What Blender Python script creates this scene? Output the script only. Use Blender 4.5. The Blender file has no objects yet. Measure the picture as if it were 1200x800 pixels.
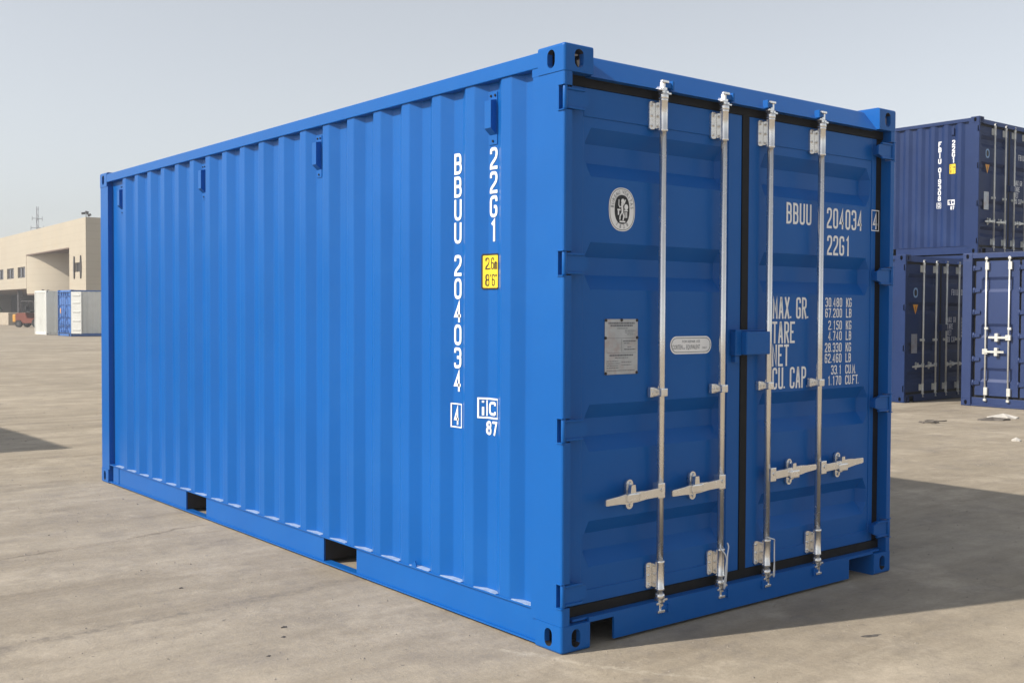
import bpy, bmesh, math, random
from mathutils import Vector, Matrix
random.seed(7)
R = math.radians
sc = bpy.context.scene
col = sc.collection

# ------------------------------------------------------------------ camera
def cam_axes(a, b, c):
    f = Vector((math.sin(a)*math.cos(b), math.cos(a)*math.cos(b), math.sin(b)))
    r = Vector((math.cos(a), -math.sin(a), 0)); u = r.cross(f)
    return math.cos(c)*r + math.sin(c)*u, -math.sin(c)*r + math.cos(c)*u, f
cd = bpy.data.cameras.new('camera'); cam = bpy.data.objects.new('camera', cd); col.objects.link(cam)
r_, u_, f_ = cam_axes(.6936, -.0276, .0051)
M = Matrix((r_, u_, -f_)).transposed().to_4x4(); M.translation = Vector((-2.9897, -3.5376, 1.4651))
cam.matrix_world = M
cd.sensor_width = 36; cd.lens = 38.637; cd.shift_x = -.0412; cd.shift_y = -.0007
cd.clip_start = .05; cd.clip_end = 3000
sc.camera = cam

# ------------------------------------------------------------------ sky, sun, exposure
SUN_EL = 38.2
SUN_DIR = Vector((-math.cos(R(17.9)), math.sin(R(17.9)), math.tan(R(SUN_EL)))).normalized()   # towards the sun
w = bpy.data.worlds.new("World"); sc.world = w; w.use_nodes = True
nt = w.node_tree; nt.nodes.clear()
sky = nt.nodes.new('ShaderNodeTexSky'); sky.sky_type = 'NISHITA'; sky.sun_disc = False
sky.sun_elevation = R(SUN_EL)
sky.sun_rotation = math.atan2(SUN_DIR.x, SUN_DIR.y)
sky.air_density = 1.0; sky.dust_density = 1.0; sky.ozone_density = 1.0; sky.altitude = 0
hs = nt.nodes.new('ShaderNodeHueSaturation'); hs.inputs['Saturation'].default_value = .34
bg = nt.nodes.new('ShaderNodeBackground'); bg.inputs[1].default_value = .119
wo = nt.nodes.new('ShaderNodeOutputWorld')
nt.links.new(sky.outputs[0], hs.inputs['Color']); mxs = nt.nodes.new('ShaderNodeMixRGB'); mxs.inputs[0].default_value = .15; mxs.inputs[2].default_value = (4.15, 4.32, 4.45, 1)   # even haze veil over the clear-sky model
nt.links.new(hs.outputs[0], mxs.inputs[1]); nt.links.new(mxs.outputs[0], bg.inputs[0]); nt.links.new(bg.outputs[0], wo.inputs[0])
sd = bpy.data.lights.new('sun', 'SUN'); sd.energy = 3.9; sd.angle = R(.8); sd.color = (1, .93, .83)
so = bpy.data.objects.new('sun', sd); col.objects.link(so)
so.rotation_euler = SUN_DIR.to_track_quat('Z', 'Y').to_euler(); so.location = (-20, 10, 20)
sc.view_settings.view_transform = 'Standard'; sc.view_settings.look = 'None'
sc.view_settings.exposure = 0.45; sc.view_settings.gamma = 1

# ------------------------------------------------------------------ materials
def mat(name, base, rough=.5, metal=0, var=.08, scale=3.0, bump=0., bscale=60., spec=.5, coat=0., dirt=None, dirt_amt=0., dscale=1.2):
    m = bpy.data.materials.new(name); m.use_nodes = True
    t = m.node_tree; n = t.nodes; L = t.links; b = n['Principled BSDF']
    tc = n.new('ShaderNodeTexCoord')
    nz = n.new('ShaderNodeTexNoise'); nz.inputs['Scale'].default_value = scale; nz.inputs['Detail'].default_value = 8
    nz.inputs['Roughness'].default_value = .6
    L.new(tc.outputs['Object'], nz.inputs['Vector'])
    rp = n.new('ShaderNodeValToRGB')
    rp.color_ramp.elements[0].position = .3; rp.color_ramp.elements[1].position = .7
    rp.color_ramp.elements[0].color = [c*(1-var) for c in base]+[1]
    rp.color_ramp.elements[1].color = [min(1, c*(1+var)) for c in base]+[1]
    L.new(nz.outputs['Fac'], rp.inputs[0]); out = rp.outputs[0]
    if dirt:
        n2 = n.new('ShaderNodeTexNoise'); n2.inputs['Scale'].default_value = dscale; n2.inputs['Detail'].default_value = 10
        n2.inputs['Roughness'].default_value = .7
        L.new(tc.outputs['Object'], n2.inputs['Vector'])
        r2 = n.new('ShaderNodeValToRGB'); r2.color_ramp.elements[0].position = .5; r2.color_ramp.elements[1].position = .75
        r2.color_ramp.elements[0].color = (0, 0, 0, 1); r2.color_ramp.elements[1].color = (dirt_amt,)*3+(1,)
        L.new(n2.outputs['Fac'], r2.inputs[0])
        mx = n.new('ShaderNodeMixRGB'); L.new(r2.outputs[0], mx.inputs[0]); L.new(out, mx.inputs[1]); mx.inputs[2].default_value = list(dirt)+[1]
        out = mx.outputs[0]
    L.new(out, b.inputs['Base Color'])
    mr = n.new('ShaderNodeMapRange'); mr.inputs['To Min'].default_value = max(.02, rough-.07); mr.inputs['To Max'].default_value = min(1, rough+.07)
    L.new(nz.outputs['Fac'], mr.inputs['Value']); L.new(mr.outputs[0], b.inputs['Roughness'])
    b.inputs['Metallic'].default_value = metal; b.inputs['Specular IOR Level'].default_value = spec
    b.inputs['Coat Weight'].default_value = coat; b.inputs['Coat Roughness'].default_value = .15
    if bump:
        nb = n.new('ShaderNodeTexNoise'); nb.inputs['Scale'].default_value = bscale; nb.inputs['Detail'].default_value = 4
        L.new(tc.outputs['Object'], nb.inputs['Vector'])
        bp = n.new('ShaderNodeBump'); bp.inputs['Strength'].default_value = 1; bp.inputs['Distance'].default_value = bump
        L.new(nb.outputs['Fac'], bp.inputs['Height']); L.new(bp.outputs[0], b.inputs['Normal'])
    return m
BLUE = (.005, .103, .380)
M_ = dict(
    blue=mat('blue_paint', BLUE, .34, var=.05, scale=1.3, bump=.0022, bscale=3.2, dirt=(.02, .14, .42), dirt_amt=.25, dscale=2.2, spec=.22),
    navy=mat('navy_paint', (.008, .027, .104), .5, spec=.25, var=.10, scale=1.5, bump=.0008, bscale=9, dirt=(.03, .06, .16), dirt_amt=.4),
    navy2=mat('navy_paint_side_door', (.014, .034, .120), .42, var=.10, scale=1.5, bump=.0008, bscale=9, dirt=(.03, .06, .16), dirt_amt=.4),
    galv=mat('galvanised_steel', (.84, .82, .79), .26, metal=.92, var=.05, scale=14, bump=.0001, bscale=120),
    galv_far=mat('zinc_steel', (.66, .66, .62), .45, metal=.4, var=.12, scale=9),
    rubber=mat('black_rubber', (.007, .007, .008), .65, var=.2, scale=20, spec=.3, dirt=(.03, .025, .02), dirt_amt=.5, dscale=6),
    black=mat('black_print', (.012, .012, .014), .5),
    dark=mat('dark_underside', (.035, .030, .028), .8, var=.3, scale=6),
    white=mat('white_print', (.86, .86, .86), .45, var=.03),
    yellow=mat('yellow_print', (.85, .62, .03), .45, var=.03),
    orange=mat('orange_print', (.75, .33, .03), .5, var=.05),
    paleblue=mat('pale_blue_print', (.25, .40, .62), .5, var=.05),
    plate=mat('aluminium_plate', (.44, .46, .48), .38, metal=.5, var=.12, scale=14, dirt=(.32, .14, .10), dirt_amt=.6, dscale=9),
    grey=mat('grey_print', (.14, .15, .17), .5),
    cable=mat('seal_wire', (.70, .72, .74), .4, metal=.3),
    whitepaint=mat('white_container_paint', (.72, .73, .70), .45, var=.04, dirt=(.4, .36, .3), dirt_amt=.2),
    lightblue=mat('mid_blue_paint', (.035, .14, .42), .45, var=.05),
    cream=None,
    glass=mat('dark_window', (.045, .04, .05), .15, var=.2, scale=2),
    darkframe=mat('dark_frame', (.09, .085, .085), .6),
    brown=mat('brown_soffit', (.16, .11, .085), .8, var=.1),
    concrete=mat('dock_concrete', (.42, .36, .28), .85, var=.12, scale=2, bump=.004, bscale=20),
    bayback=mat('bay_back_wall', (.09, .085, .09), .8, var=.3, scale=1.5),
    redroof=mat('dull_red_roof', (.16, .06, .055), .8, var=.1),
    fork=mat('orange_red_paint', (.22, .055, .03), .4, var=.08),
    forkyellow=mat('amber_paint', (.75, .38, .05), .4, var=.08),
    tyre=mat('tyre_rubber', (.02, .02, .02), .8, var=.2),
    leaf=mat('leaf_green', (.06, .13, .04), .7, var=.4, scale=4),
    bark=mat('bark', (.10, .07, .05), .9, var=.3),
    timber=mat('sleeper_timber', (.16, .11, .07), .85, var=.3, scale=5),
    stone=mat('yard_stone', (.26, .23, .19), .9, var=.35, scale=30),
    stonedark=mat('dark_stone', (.10, .09, .08), .9, var=.4, scale=60),
    litter=mat('pale_litter', (.55, .52, .47), .8, var=.2),
    litterdark=mat('dark_litter', (.13, .115, .10), .85, var=.3),
    sealant=mat('dusty_sealant', (.30, .39, .54), .6, var=.25, scale=30),
    seat=mat('black_vinyl', (.02, .02, .022), .6),
    mast=mat('lattice_steel', (.30, .31, .33), .6),
)
def cream_mat():
    m = mat('cream_panel_wall', (.44, .39, .305), .8, var=.05, scale=.35, bump=.003, bscale=6, dirt=(.42, .34, .24), dirt_amt=.5, dscale=.25)
    t = m.node_tree; n = t.nodes; L = t.links; b = n['Principled BSDF']
    tc = n.new('ShaderNodeTexCoord'); sx = n.new('ShaderNodeSeparateXYZ'); L.new(tc.outputs['Object'], sx.inputs[0])
    mu = n.new('ShaderNodeMath'); mu.operation = 'MODULO'; mu.inputs[1].default_value = .55; L.new(sx.outputs['Z'], mu.inputs[0])
    lt = n.new('ShaderNodeMath'); lt.operation = 'LESS_THAN'; lt.inputs[1].default_value = .05; L.new(mu.outputs[0], lt.inputs[0])
    ml = n.new('ShaderNodeMath'); ml.operation = 'MULTIPLY'; ml.inputs[1].default_value = .22; L.new(lt.outputs[0], ml.inputs[0])
    src = b.inputs['Base Color'].links[0].from_socket
    mx = n.new('ShaderNodeMixRGB'); L.new(ml.outputs[0], mx.inputs[0]); L.new(src, mx.inputs[1]); mx.inputs[2].default_value = (.3, .25, .18, 1)
    L.new(mx.outputs[0], b.inputs['Base Color']); return m
M_['cream'] = cream_mat()

# ------------------------------------------------------------------ helpers
def box(bm, x0, x1, y0, y1, z0, z1, bev=0, seg=2):
    vs = [bm.verts.new((x, y, z)) for x in (x0, x1) for y in (y0, y1) for z in (z0, z1)]
    fs = [bm.faces.new([vs[i] for i in q]) for q in ((0, 1, 3, 2), (4, 6, 7, 5), (0, 4, 5, 1), (2, 3, 7, 6), (0, 2, 6, 4), (1, 5, 7, 3))]
    if bev:
        es = list({e for f in fs for e in f.edges})
        bmesh.ops.bevel(bm, geom=es, offset=bev, segments=seg, affect='EDGES', profile=.6)
def prism(bm, pts, axis, a, b):
    """pts: 2D polygon, extruded along axis from a to b; order of the 2D coordinates is the remaining axes"""
    def P(p, t):
        if axis == 2: return (p[0], p[1], t)
        if axis == 1: return (p[0], t, p[1])
        return (t, p[0], p[1])
    A = [bm.verts.new(P(p, a)) for p in pts]; B = [bm.verts.new(P(p, b)) for p in pts]
    n = len(pts); fs = [bm.faces.new(A), bm.faces.new(B[::-1])]
    for i in range(n): fs.append(bm.faces.new((A[i], B[i], B[(i+1) % n], A[(i+1) % n])))
    bmesh.ops.recalc_face_normals(bm, faces=fs)
    return fs
def tube(bm, pts, rad, n=12, caps=True):
    pts = [Vector(p) for p in pts]; rads = rad if isinstance(rad, (list, tuple)) else [rad]*len(pts)
    rings = []; up = None
    for i, p in enumerate(pts):
        d = (pts[min(i+1, len(pts)-1)]-pts[max(i-1, 0)]).normalized()
        if up is None: up = d.orthogonal().normalized()
        up = (up-d*up.dot(d)).normalized(); s = d.cross(up)
        rings.append([bm.verts.new(p+rads[i]*(math.cos(2*math.pi*k/n)*up+math.sin(2*math.pi*k/n)*s)) for k in range(n)])
    for a, b in zip(rings, rings[1:]):
        for k in range(n):
            f = bm.faces.new((a[k], a[(k+1) % n], b[(k+1) % n], b[k])); f.smooth = True
    if caps: bm.faces.new(rings[0][::-1]); bm.faces.new(rings[-1])
def lathe_z(bm, x, y, prof, n=16):
    """prof: list of (z, r)"""
    rings = [[bm.verts.new((x+r*math.cos(2*math.pi*k/n), y+r*math.sin(2*math.pi*k/n), z)) for k in range(n)] for z, r in prof]
    for a, b in zip(rings, rings[1:]):
        for k in range(n):
            f = bm.faces.new((a[k], a[(k+1) % n], b[(k+1) % n], b[k])); f.smooth = True
    bm.faces.new(rings[0][::-1]); bm.faces.new(rings[-1])
def quad(bm, *p): return bm.faces.new([bm.verts.new(q) for q in p])
def obj(name, bm, m, parent=None, **kw):
    me = bpy.data.meshes.new(name); bm.normal_update(); bm.to_mesh(me); bm.free()
    for x in (m if isinstance(m, (list, tuple)) else [m]): me.materials.append(x)
    o = bpy.data.objects.new(name, me); col.objects.link(o)
    if parent: o.parent = parent
    for k, v in kw.items(): o[k] = v
    return o
def thing(name, label, cat, loc=(0, 0, 0), rotz=0, group=None):
    o = bpy.data.objects.new(name, None); col.objects.link(o); o.location = loc; o.rotation_euler = (0, 0, rotz); o.empty_display_size = .3
    o['label'] = label; o['category'] = cat
    if group: o['group'] = group
    return o
def tag(o, label, cat, group=None):
    o['label'] = label; o['category'] = cat
    if group: o['group'] = group
    return o
def dup(root, label, loc, rotz=0, cat=None, skip=()):
    r = root.copy(); col.objects.link(r); r.location = loc; r.rotation_euler = (0, 0, rotz); r['label'] = label
    if cat: r['category'] = cat
    def rec(src, dst):
        for ch in [o for o in list(bpy.data.objects) if o.parent == src]:
            if ch.name.split('.')[0] in skip: continue
            c = ch.copy(); col.objects.link(c); c.parent = dst; rec(ch, c)
    rec(root, r); return r
NB = bmesh.new

# ------------------------------------------------------------------ lettering: condensed stroke glyphs
GL = {
 '0': [('c', (0, 0), (1, 0), (1, 1), (0, 1))], '1': [('s', (.2, .82), (.6, 1), (.6, 0))],
 '2': [('r', (0, .74), (0, 1), (1, 1), (1, .56), (0, .16), (0, 0)), ('s', (0, 0), (1, 0))],
 '3': [('r', (0, .78), (0, 1), (1, 1), (1, .53), (.35, .53)), ('r', (.6, .53), (1, .53), (1, 0), (0, 0), (0, .22))],
 '4': [('s', (.72, 0), (.72, 1), (0, .27), (1.05, .27))], '5': [('r', (1, 1), (0, 1), (0, .57), (1, .57), (1, 0), (0, 0), (0, .2))],
 '6': [('r', (1, .78), (1, 1), (0, 1), (0, 0), (1, 0), (1, .55), (.1, .55))], '7': [('s', (0, 1), (1, 1), (.38, 0))],
 '8': [('c', (.04, .53), (.96, .53), (.96, 1), (.04, 1)), ('c', (0, 0), (1, 0), (1, .53), (0, .53))],
 '9': [('r', (0, .22), (0, 0), (1, 0), (1, 1), (0, 1), (0, .45), (.9, .45))],
 'A': [('s', (0, 0), (.42, 1), (.58, 1), (1, 0)), ('s', (.18, .3), (.82, .3))],
 'B': [('r', (0, 0), (1, 0), (1, .53), (0, .53)), ('r', (.6, .53), (.94, .53), (.94, 1), (0, 1)), ('s', (0, -.0), (0, 1))],
 'C': [('r', (1, .74), (1, 1), (0, 1), (0, 0), (1, 0), (1, .26))],
 'E': [('s', (1, 1), (0, 1), (0, 0), (1, 0)), ('s', (0, .52), (.8, .52))], 'F': [('s', (1, 1), (0, 1), (0, 0)), ('s', (0, .52), (.8, .52))],
 'G': [('r', (1, .76), (1, 1), (0, 1), (0, 0), (1, 0), (1, .48), (.55, .48))], 'I': [('s', (.5, 0), (.5, 1))],
 'K': [('s', (0, 0), (0, 1)), ('s', (1, 1), (.1, .45)), ('s', (.35, .6), (1, 0))], 'L': [('s', (0, 1), (0, 0), (1, 0))],
 'M': [('s', (0, 0), (0, 1), (.5, .3), (1, 1), (1, 0))], 'N': [('s', (0, 0), (0, 1), (1, 0), (1, 1))],
 'P': [('s', (0, 0), (0, 1)), ('r', (0, 1), (1, 1), (1, .48), (0, .48))], 'R': [('s', (0, 0), (0, 1)), ('r', (0, 1), (1, 1), (1, .5), (0, .5)), ('s', (.45, .5), (1, 0))],
 'T': [('s', (0, 1), (1, 1)), ('s', (.5, 1), (.5, 0))], 'U': [('r', (0, 1), (0, 0), (1, 0), (1, 1))],
 'X': [('s', (0, 0), (1, 1)), ('s', (0, 1), (1, 0))],
 '.': [('s', (.5, -.02), (.5, .07))], "'": [('s', (.5, .82), (.5, 1.05))], '"': [('s', (.2, .82), (.2, 1.05)), ('s', (.8, .82), (.8, 1.05))],
 'm': [('r', (0, 0), (0, .62), (1, .62), (1, 0)), ('s', (.5, .6), (.5, 0))],
 'i': [('s', (.5, 0), (.5, .56)), ('s', (.5, .88), (.5, 1.04))], 'c': [('r', (1, .5), (1, .66), (0, .66), (0, 0), (1, 0), (1, .16))],
}
def ribbon(bm, pts, t, closed, P, lift):
    """mitred flat ribbon of width t; P maps (u, v, lift) to 3D"""
    n = len(pts); L = []; Rr = []
    for i in range(n):
        p = Vector(pts[i]); a = Vector(pts[i-1]) if (i or closed) else None; b = Vector(pts[(i+1) % n]) if (i < n-1 or closed) else None
        d1 = (p-a).normalized() if a is not None else None; d2 = (b-p).normalized() if b is not None else None
        if d1 is None: d1 = d2
        if d2 is None: d2 = d1
        n1 = Vector((-d1.y, d1.x)); n2 = Vector((-d2.y, d2.x)); m = (n1+n2)
        m = m.normalized() if m.length > 1e-4 else n1
        k = t/2/max(.45, m.dot(n1)); L.append(p+m*k); Rr.append(p-m*k)
    V = [(bm.verts.new(P(l.x, l.y, lift)), bm.verts.new(P(r.x, r.y, lift))) for l, r in zip(L, Rr)]
    for i in range(n if closed else n-1):
        a, b = V[i], V[(i+1) % n]; bm.faces.new((a[0], a[1], b[1], b[0]))
def rounded(pts, rad, closed):
    out = []; n = len(pts)
    for i, p in enumerate(pts):
        p = Vector(p)
        if not closed and i in (0, n-1): out.append(p); continue
        a = Vector(pts[i-1]); b = Vector(pts[(i+1) % n]); r = min(rad, (a-p).length*.48, (b-p).length*.48)
        s = p+(a-p).normalized()*r; e = p+(b-p).normalized()*r
        for k in range(5):
            q = k/4; out.append(s*(1-q)**2+p*2*q*(1-q)+e*q*q)
    return out
def glyph(bm, ch, u, v, wd, h, t, P):
    i = 0
    for st in GL.get(ch, []):
        kind, pts = st[0], [(u+t/2+p[0]*(wd-t), v+t/2+p[1]*(h-t)) for p in st[1:]]
        cl = kind == 'c'
        if not cl:
            for e, nb in ((0, 1), (-1, -2)):
                P0, P1, raw = Vector(pts[e]), Vector(pts[nb]), st[1:][e]; d = (P0-P1).normalized()
                if (abs(d.y) > .8 and raw[1] in (0, 1)) or (abs(d.x) > .8 and raw[0] in (0, 1) and abs(d.y) < .1): pts[e] = tuple(P0+d*t/2)
        if kind == 'r' or cl: pts = rounded(pts, wd*.42, cl)
        ribbon(bm, pts, t, cl, P, i*.00025); i += 1
def write(bm, s, u, v, wd, h, t, pitch, P):
    for ch in s:
        if ch in '.': glyph(bm, ch, u-pitch*.12, v, wd*.6, h, t*1.2, P); u += pitch*.55
        elif ch == ' ': u += pitch*.8
        else: glyph(bm, ch, u, v, wd, h, t, P); u += pitch
    return u
def font_text(s, size, m, parent, P, name='lettering', xs=1., align='CENTER'):
    """built-in font text turned to a flat mesh; P maps (u, v) to 3D"""
    cu = bpy.data.curves.new('t', 'FONT'); cu.body = s; cu.size = size; cu.align_x = align; cu.align_y = 'CENTER'; cu.resolution_u = 2
    o = bpy.data.objects.new('t', cu); col.objects.link(o); dg = bpy.context.evaluated_depsgraph_get(); dg.update()
    me = bpy.data.meshes.new_from_object(o.evaluated_get(dg)); bpy.data.objects.remove(o); bm = NB(); bm.from_mesh(me)
    for vv in bm.verts: vv.co = P(vv.co.x*xs, vv.co.y, 0)
    return bm
def merge(dst, src):
    me = bpy.data.meshes.new('tmp'); src.to_mesh(me); src.free(); dst.from_mesh(me); bpy.data.meshes.remove(me)
def disc(bm, pts, P, lift=0.):
    bm.faces.new([bm.verts.new(P(u, v, lift)) for u, v in pts])
def oval(cx, cy, hw, hh, n=48, p=2.0):
    return [(cx+hw*math.copysign(abs(math.cos(a))**(2/p), math.cos(a)), cy+hh*math.copysign(abs(math.sin(a))**(2/p), math.sin(a))) for a in [2*math.pi*k/n for k in range(n)]]
def rrect(x0, x1, y0, y1, r, n=6):
    o = []
    for cx, cy, a0 in ((x1-r, y1-r, 0), (x0+r, y1-r, 90), (x0+r, y0+r, 180), (x1-r, y0+r, 270)):
        o += [(cx+r*math.cos(R(a0+90*k/n)), cy+r*math.sin(R(a0+90*k/n))) for k in range(n+1)]
    return o

# ------------------------------------------------------------------ ground
def sstep(a, b, x):
    t = max(0, min(1, (x-a)/(b-a))); return t*t*(3-2*t)
def gz(x, y):
    d = math.hypot(x-1, y-2); return -.12*sstep(7, 12.5, d)
def ground_mat():
    m = bpy.data.materials.new('yard_concrete'); m.use_nodes = True
    t = m.node_tree; n = t.nodes; L = t.links; b = n['Principled BSDF']
    tc = n.new('ShaderNodeTexCoord')
    def noise(scale, detail=8, rough=.6, rot=0, sc_=(1, 1, 1), dist=0):
        mp = n.new('ShaderNodeMapping'); mp.inputs['Rotation'].default_value = (0, 0, R(rot)); mp.inputs['Scale'].default_value = sc_
        L.new(tc.outputs['Object'], mp.inputs[0])
        z = n.new('ShaderNodeTexNoise'); z.inputs['Scale'].default_value = scale; z.inputs['Detail'].default_value = detail
        z.inputs['Roughness'].default_value = rough; z.inputs['Distortion'].default_value = dist; L.new(mp.outputs[0], z.inputs['Vector']); return z.outputs['Fac']
    def ramp(f, p0, p1, c0, c1):
        r = n.new('ShaderNodeValToRGB'); e = r.color_ramp.elements; e[0].position = p0; e[1].position = p1; e[0].color = list(c0)+[1]; e[1].color = list(c1)+[1]
        L.new(f, r.inputs[0]); return r.outputs[0]
    def mix(f, a, bb, mode='MIX'):
        x = n.new('ShaderNodeMixRGB'); x.blend_type = mode
        for i, s in ((0, f), (1, a), (2, bb)):
            if hasattr(s, 'links'): L.new(s, x.inputs[i])
            elif isinstance(s, (int, float)): x.inputs[i].default_value = s
            else: x.inputs[i].default_value = list(s)+[1]
        return x.outputs[0]
    W1 = (1, 1, 1); K = (0, 0, 0)
    base = ramp(noise(.35, 10, .62), .32, .68, (.325, .282, .222), (.425, .370, .294))
    # long faint tyre and sweep streaks, two directions
    s1 = ramp(noise(1.0, 6, .6, 18, (.13, 1.5, 1), .5), .40, .66, W1, (.80, .79, .775)); base = mix(1., base, s1, 'MULTIPLY')
    s2 = ramp(noise(1.4, 5, .6, -6, (.10, 2.4, 1), .8), .50, .70, W1, (.90, .89, .88)); base = mix(1., base, s2, 'MULTIPLY')
    # darker oil and damp blotches
    s3 = ramp(noise(2.2, 12, .72), .51, .66, K, (.50, .50, .50)); base = mix(s3, base, (.23, .205, .180))
    # pale dust
    s4 = ramp(noise(1.1, 12, .75, 40), .52, .66, K, (.55, .55, .55)); base = mix(s4, base, (.52, .455, .365))
    s7 = ramp(noise(6.5, 10, .75, 12, (.5, 1.3, 1)), .36, .64, (.89, .885, .875), (1.07, 1.065, 1.055)); base = mix(1., base, s7, 'MULTIPLY')
    s8 = ramp(noise(3.0, 14, .8, 70), .60, .66, K, (.42, .42, .42)); base = mix(s8, base, (.20, .18, .155))
    s10 = ramp(noise(.8, 12, .78, -20), .42, .62, (.91, .90, .885), (1.05, 1.045, 1.03)); base = mix(1., base, s10, 'MULTIPLY')
    # fine grain
    s5 = ramp(noise(48, 6, .7), .3, .7, (.92, .92, .92), (1.07, 1.07, 1.07)); base = mix(1., base, s5, 'MULTIPLY')
    s9 = ramp(noise(170, 4, .8), .30, .70, (.90, .90, .90), (1.09, 1.09, 1.09)); base = mix(1., base, s9, 'MULTIPLY')
    s6 = ramp(noise(14, 3, .55), .70, .76, K, (.8, .8, .8)); base = mix(s6, base, (.12, .11, .10))
    # poured-slab joints: wandering lines
    def joint(px, py, ang, wd, colr, amt, reach):
        mp = n.new('ShaderNodeMapping'); mp.vector_type = 'TEXTURE'; mp.inputs['Location'].default_value = (px, py, 0); mp.inputs['Rotation'].default_value = (0, 0, R(ang))
        L.new(tc.outputs['Object'], mp.inputs[0]); sx = n.new('ShaderNodeSeparateXYZ'); L.new(mp.outputs[0], sx.inputs[0])
        wob = noise(1.6, 12, .8); a = n.new('ShaderNodeMath'); a.operation = 'MULTIPLY_ADD'; a.inputs[1].default_value = .35; a.inputs[2].default_value = -.175; L.new(wob, a.inputs[0])
        d = n.new('ShaderNodeMath'); d.operation = 'ADD'; L.new(sx.outputs['Y'], d.inputs[0]); L.new(a.outputs[0], d.inputs[1])
        ab = n.new('ShaderNodeMath'); ab.operation = 'ABSOLUTE'; L.new(d.outputs[0], ab.inputs[0])
        mr = n.new('ShaderNodeMapRange'); mr.inputs['From Min'].default_value = wd; mr.inputs['From Max'].default_value = wd*.3
        mr.inputs['To Max'].default_value = amt; L.new(ab.outputs[0], mr.inputs['Value'])
        ax = n.new('ShaderNodeMath'); ax.operation = 'ABSOLUTE'; L.new(sx.outputs['X'], ax.inputs[0])
        ls = n.new('ShaderNodeMapRange'); ls.inputs['From Min'].default_value = reach; ls.inputs['From Max'].default_value = reach*.8; L.new(ax.outputs[0], ls.inputs['Value'])
        mm = n.new('ShaderNodeMath'); mm.operation = 'MULTIPLY'; L.new(mr.outputs[0], mm.inputs[0]); L.new(ls.outputs[0], mm.inputs[1])
        br = ramp(noise(7, 10, .8, 33), .46, .58, (.08,)*3, W1)
        m2 = n.new('ShaderNodeMath'); m2.operation = 'MULTIPLY'; L.new(mm.outputs[0], m2.inputs[0]); L.new(br, m2.inputs[1])
        return m2.outputs[0], colr
    hsum = []
    for a in JOINTS:
        f, c_ = joint(*a); base = mix(f, base, c_); hsum.append(f)
    L.new(base, b.inputs['Base Color']); b.inputs['Roughness'].default_value = .88; b.inputs['Specular IOR Level'].default_value = .3
    h = n.new('ShaderNodeMath'); h.operation = 'ADD'; L.new(noise(3, 10, .7), h.inputs[0])
    h2 = n.new('ShaderNodeMath'); h2.operation = 'MULTIPLY'; h2.inputs[1].default_value = .12; L.new(noise(60, 5, .7), h2.inputs[0]); L.new(h2.outputs[0], h.inputs[1])
    bp = n.new('ShaderNodeBump'); bp.inputs['Strength'].default_value = .8; bp.inputs['Distance'].default_value = .02; L.new(h.outputs[0], bp.inputs['Height']); L.new(bp.outputs[0], b.inputs['Normal'])
    return m
# (x, y, angle, half width, colour, amount, reach)
JOINTS = [(-1.8, 3.3, 12, .030, (.17, .14, .105), 1., 4), (-1.5, 1.6, 4, .055, (.19, .165, .135), .9, 5),
          (.35, -.75, -62, .026, (.50, .44, .35), .7, 1.3), (5.5, -.6, 24, .03, (.20, .17, .14), .6, 5), (3.5, 12, 15, .06, (.2, .18, .15), .6, 9),
          (5, 24, 10, .10, (.22, .19, .16), .6, 12), (-.4, -.5, 8, .04, (.22, .19, .16), .5, 3)]
bm = NB()
xs = [-600, -300, -120, -60, -30, -15]+[-12+k*.75 for k in range(48)]+[26, 30, 40, 60, 120, 300, 600]
vs = [[bm.verts.new((x, y, gz(x, y))) for y in xs] for x in xs]
for i in range(len(xs)-1):
    for j in range(len(xs)-1):
        f = bm.faces.new((vs[i][j], vs[i+1][j], vs[i+1][j+1], vs[i][j+1])); f.smooth = True
obj('ground', bm, ground_mat(), kind='structure')

# ------------------------------------------------------------------ container
CW, CL, CH = 2.438, 6.058, 2.591
PITCH = .2815; CREST = .010; VAL = .046
def wall_profile():
    """(y, x) breakpoints of the side sheet"""
    P = [(.215, VAL), (.311, VAL)]
    for k in range(20):
        s = .451+PITCH*k
        if s+.068 > 5.80: break
        P += [(s-.072, CREST), (s, CREST), (s+.068, VAL), (s+.068+.0735, VAL)]
    P = P[:-1]+[(5.87, VAL)]
    return P
WP = wall_profile()
def wx(y):
    for (a, xa), (b, xb) in zip(WP, WP[1:]):
        if a <= y <= b: return xa+(xb-xa)*(y-a)/(b-a)
    return VAL
def flipx(bm, on=True):
    if on:
        for v in bm.verts: v.co.x = CW-v.co.x
        bmesh.ops.reverse_faces(bm, faces=bm.faces[:])
def bool_mesh(bm, cutters):
    """bm minus each cutter bmesh; returns a new bmesh"""
    a = obj('tmp', bm, M_['blue'])
    tmp = [a]
    for c in cutters:
        o = obj('tmpc', c, M_['blue']); tmp.append(o)
        md = a.modifiers.new('b', 'BOOLEAN'); md.object = o; md.operation = 'DIFFERENCE'; md.solver = 'EXACT'
    dg = bpy.context.evaluated_depsgraph_get(); dg.update()
    me = bpy.data.meshes.new_from_object(a.evaluated_get(dg))
    out = NB(); out.from_mesh(me)
    for o in tmp: bpy.data.objects.remove(o)
    return out
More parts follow.
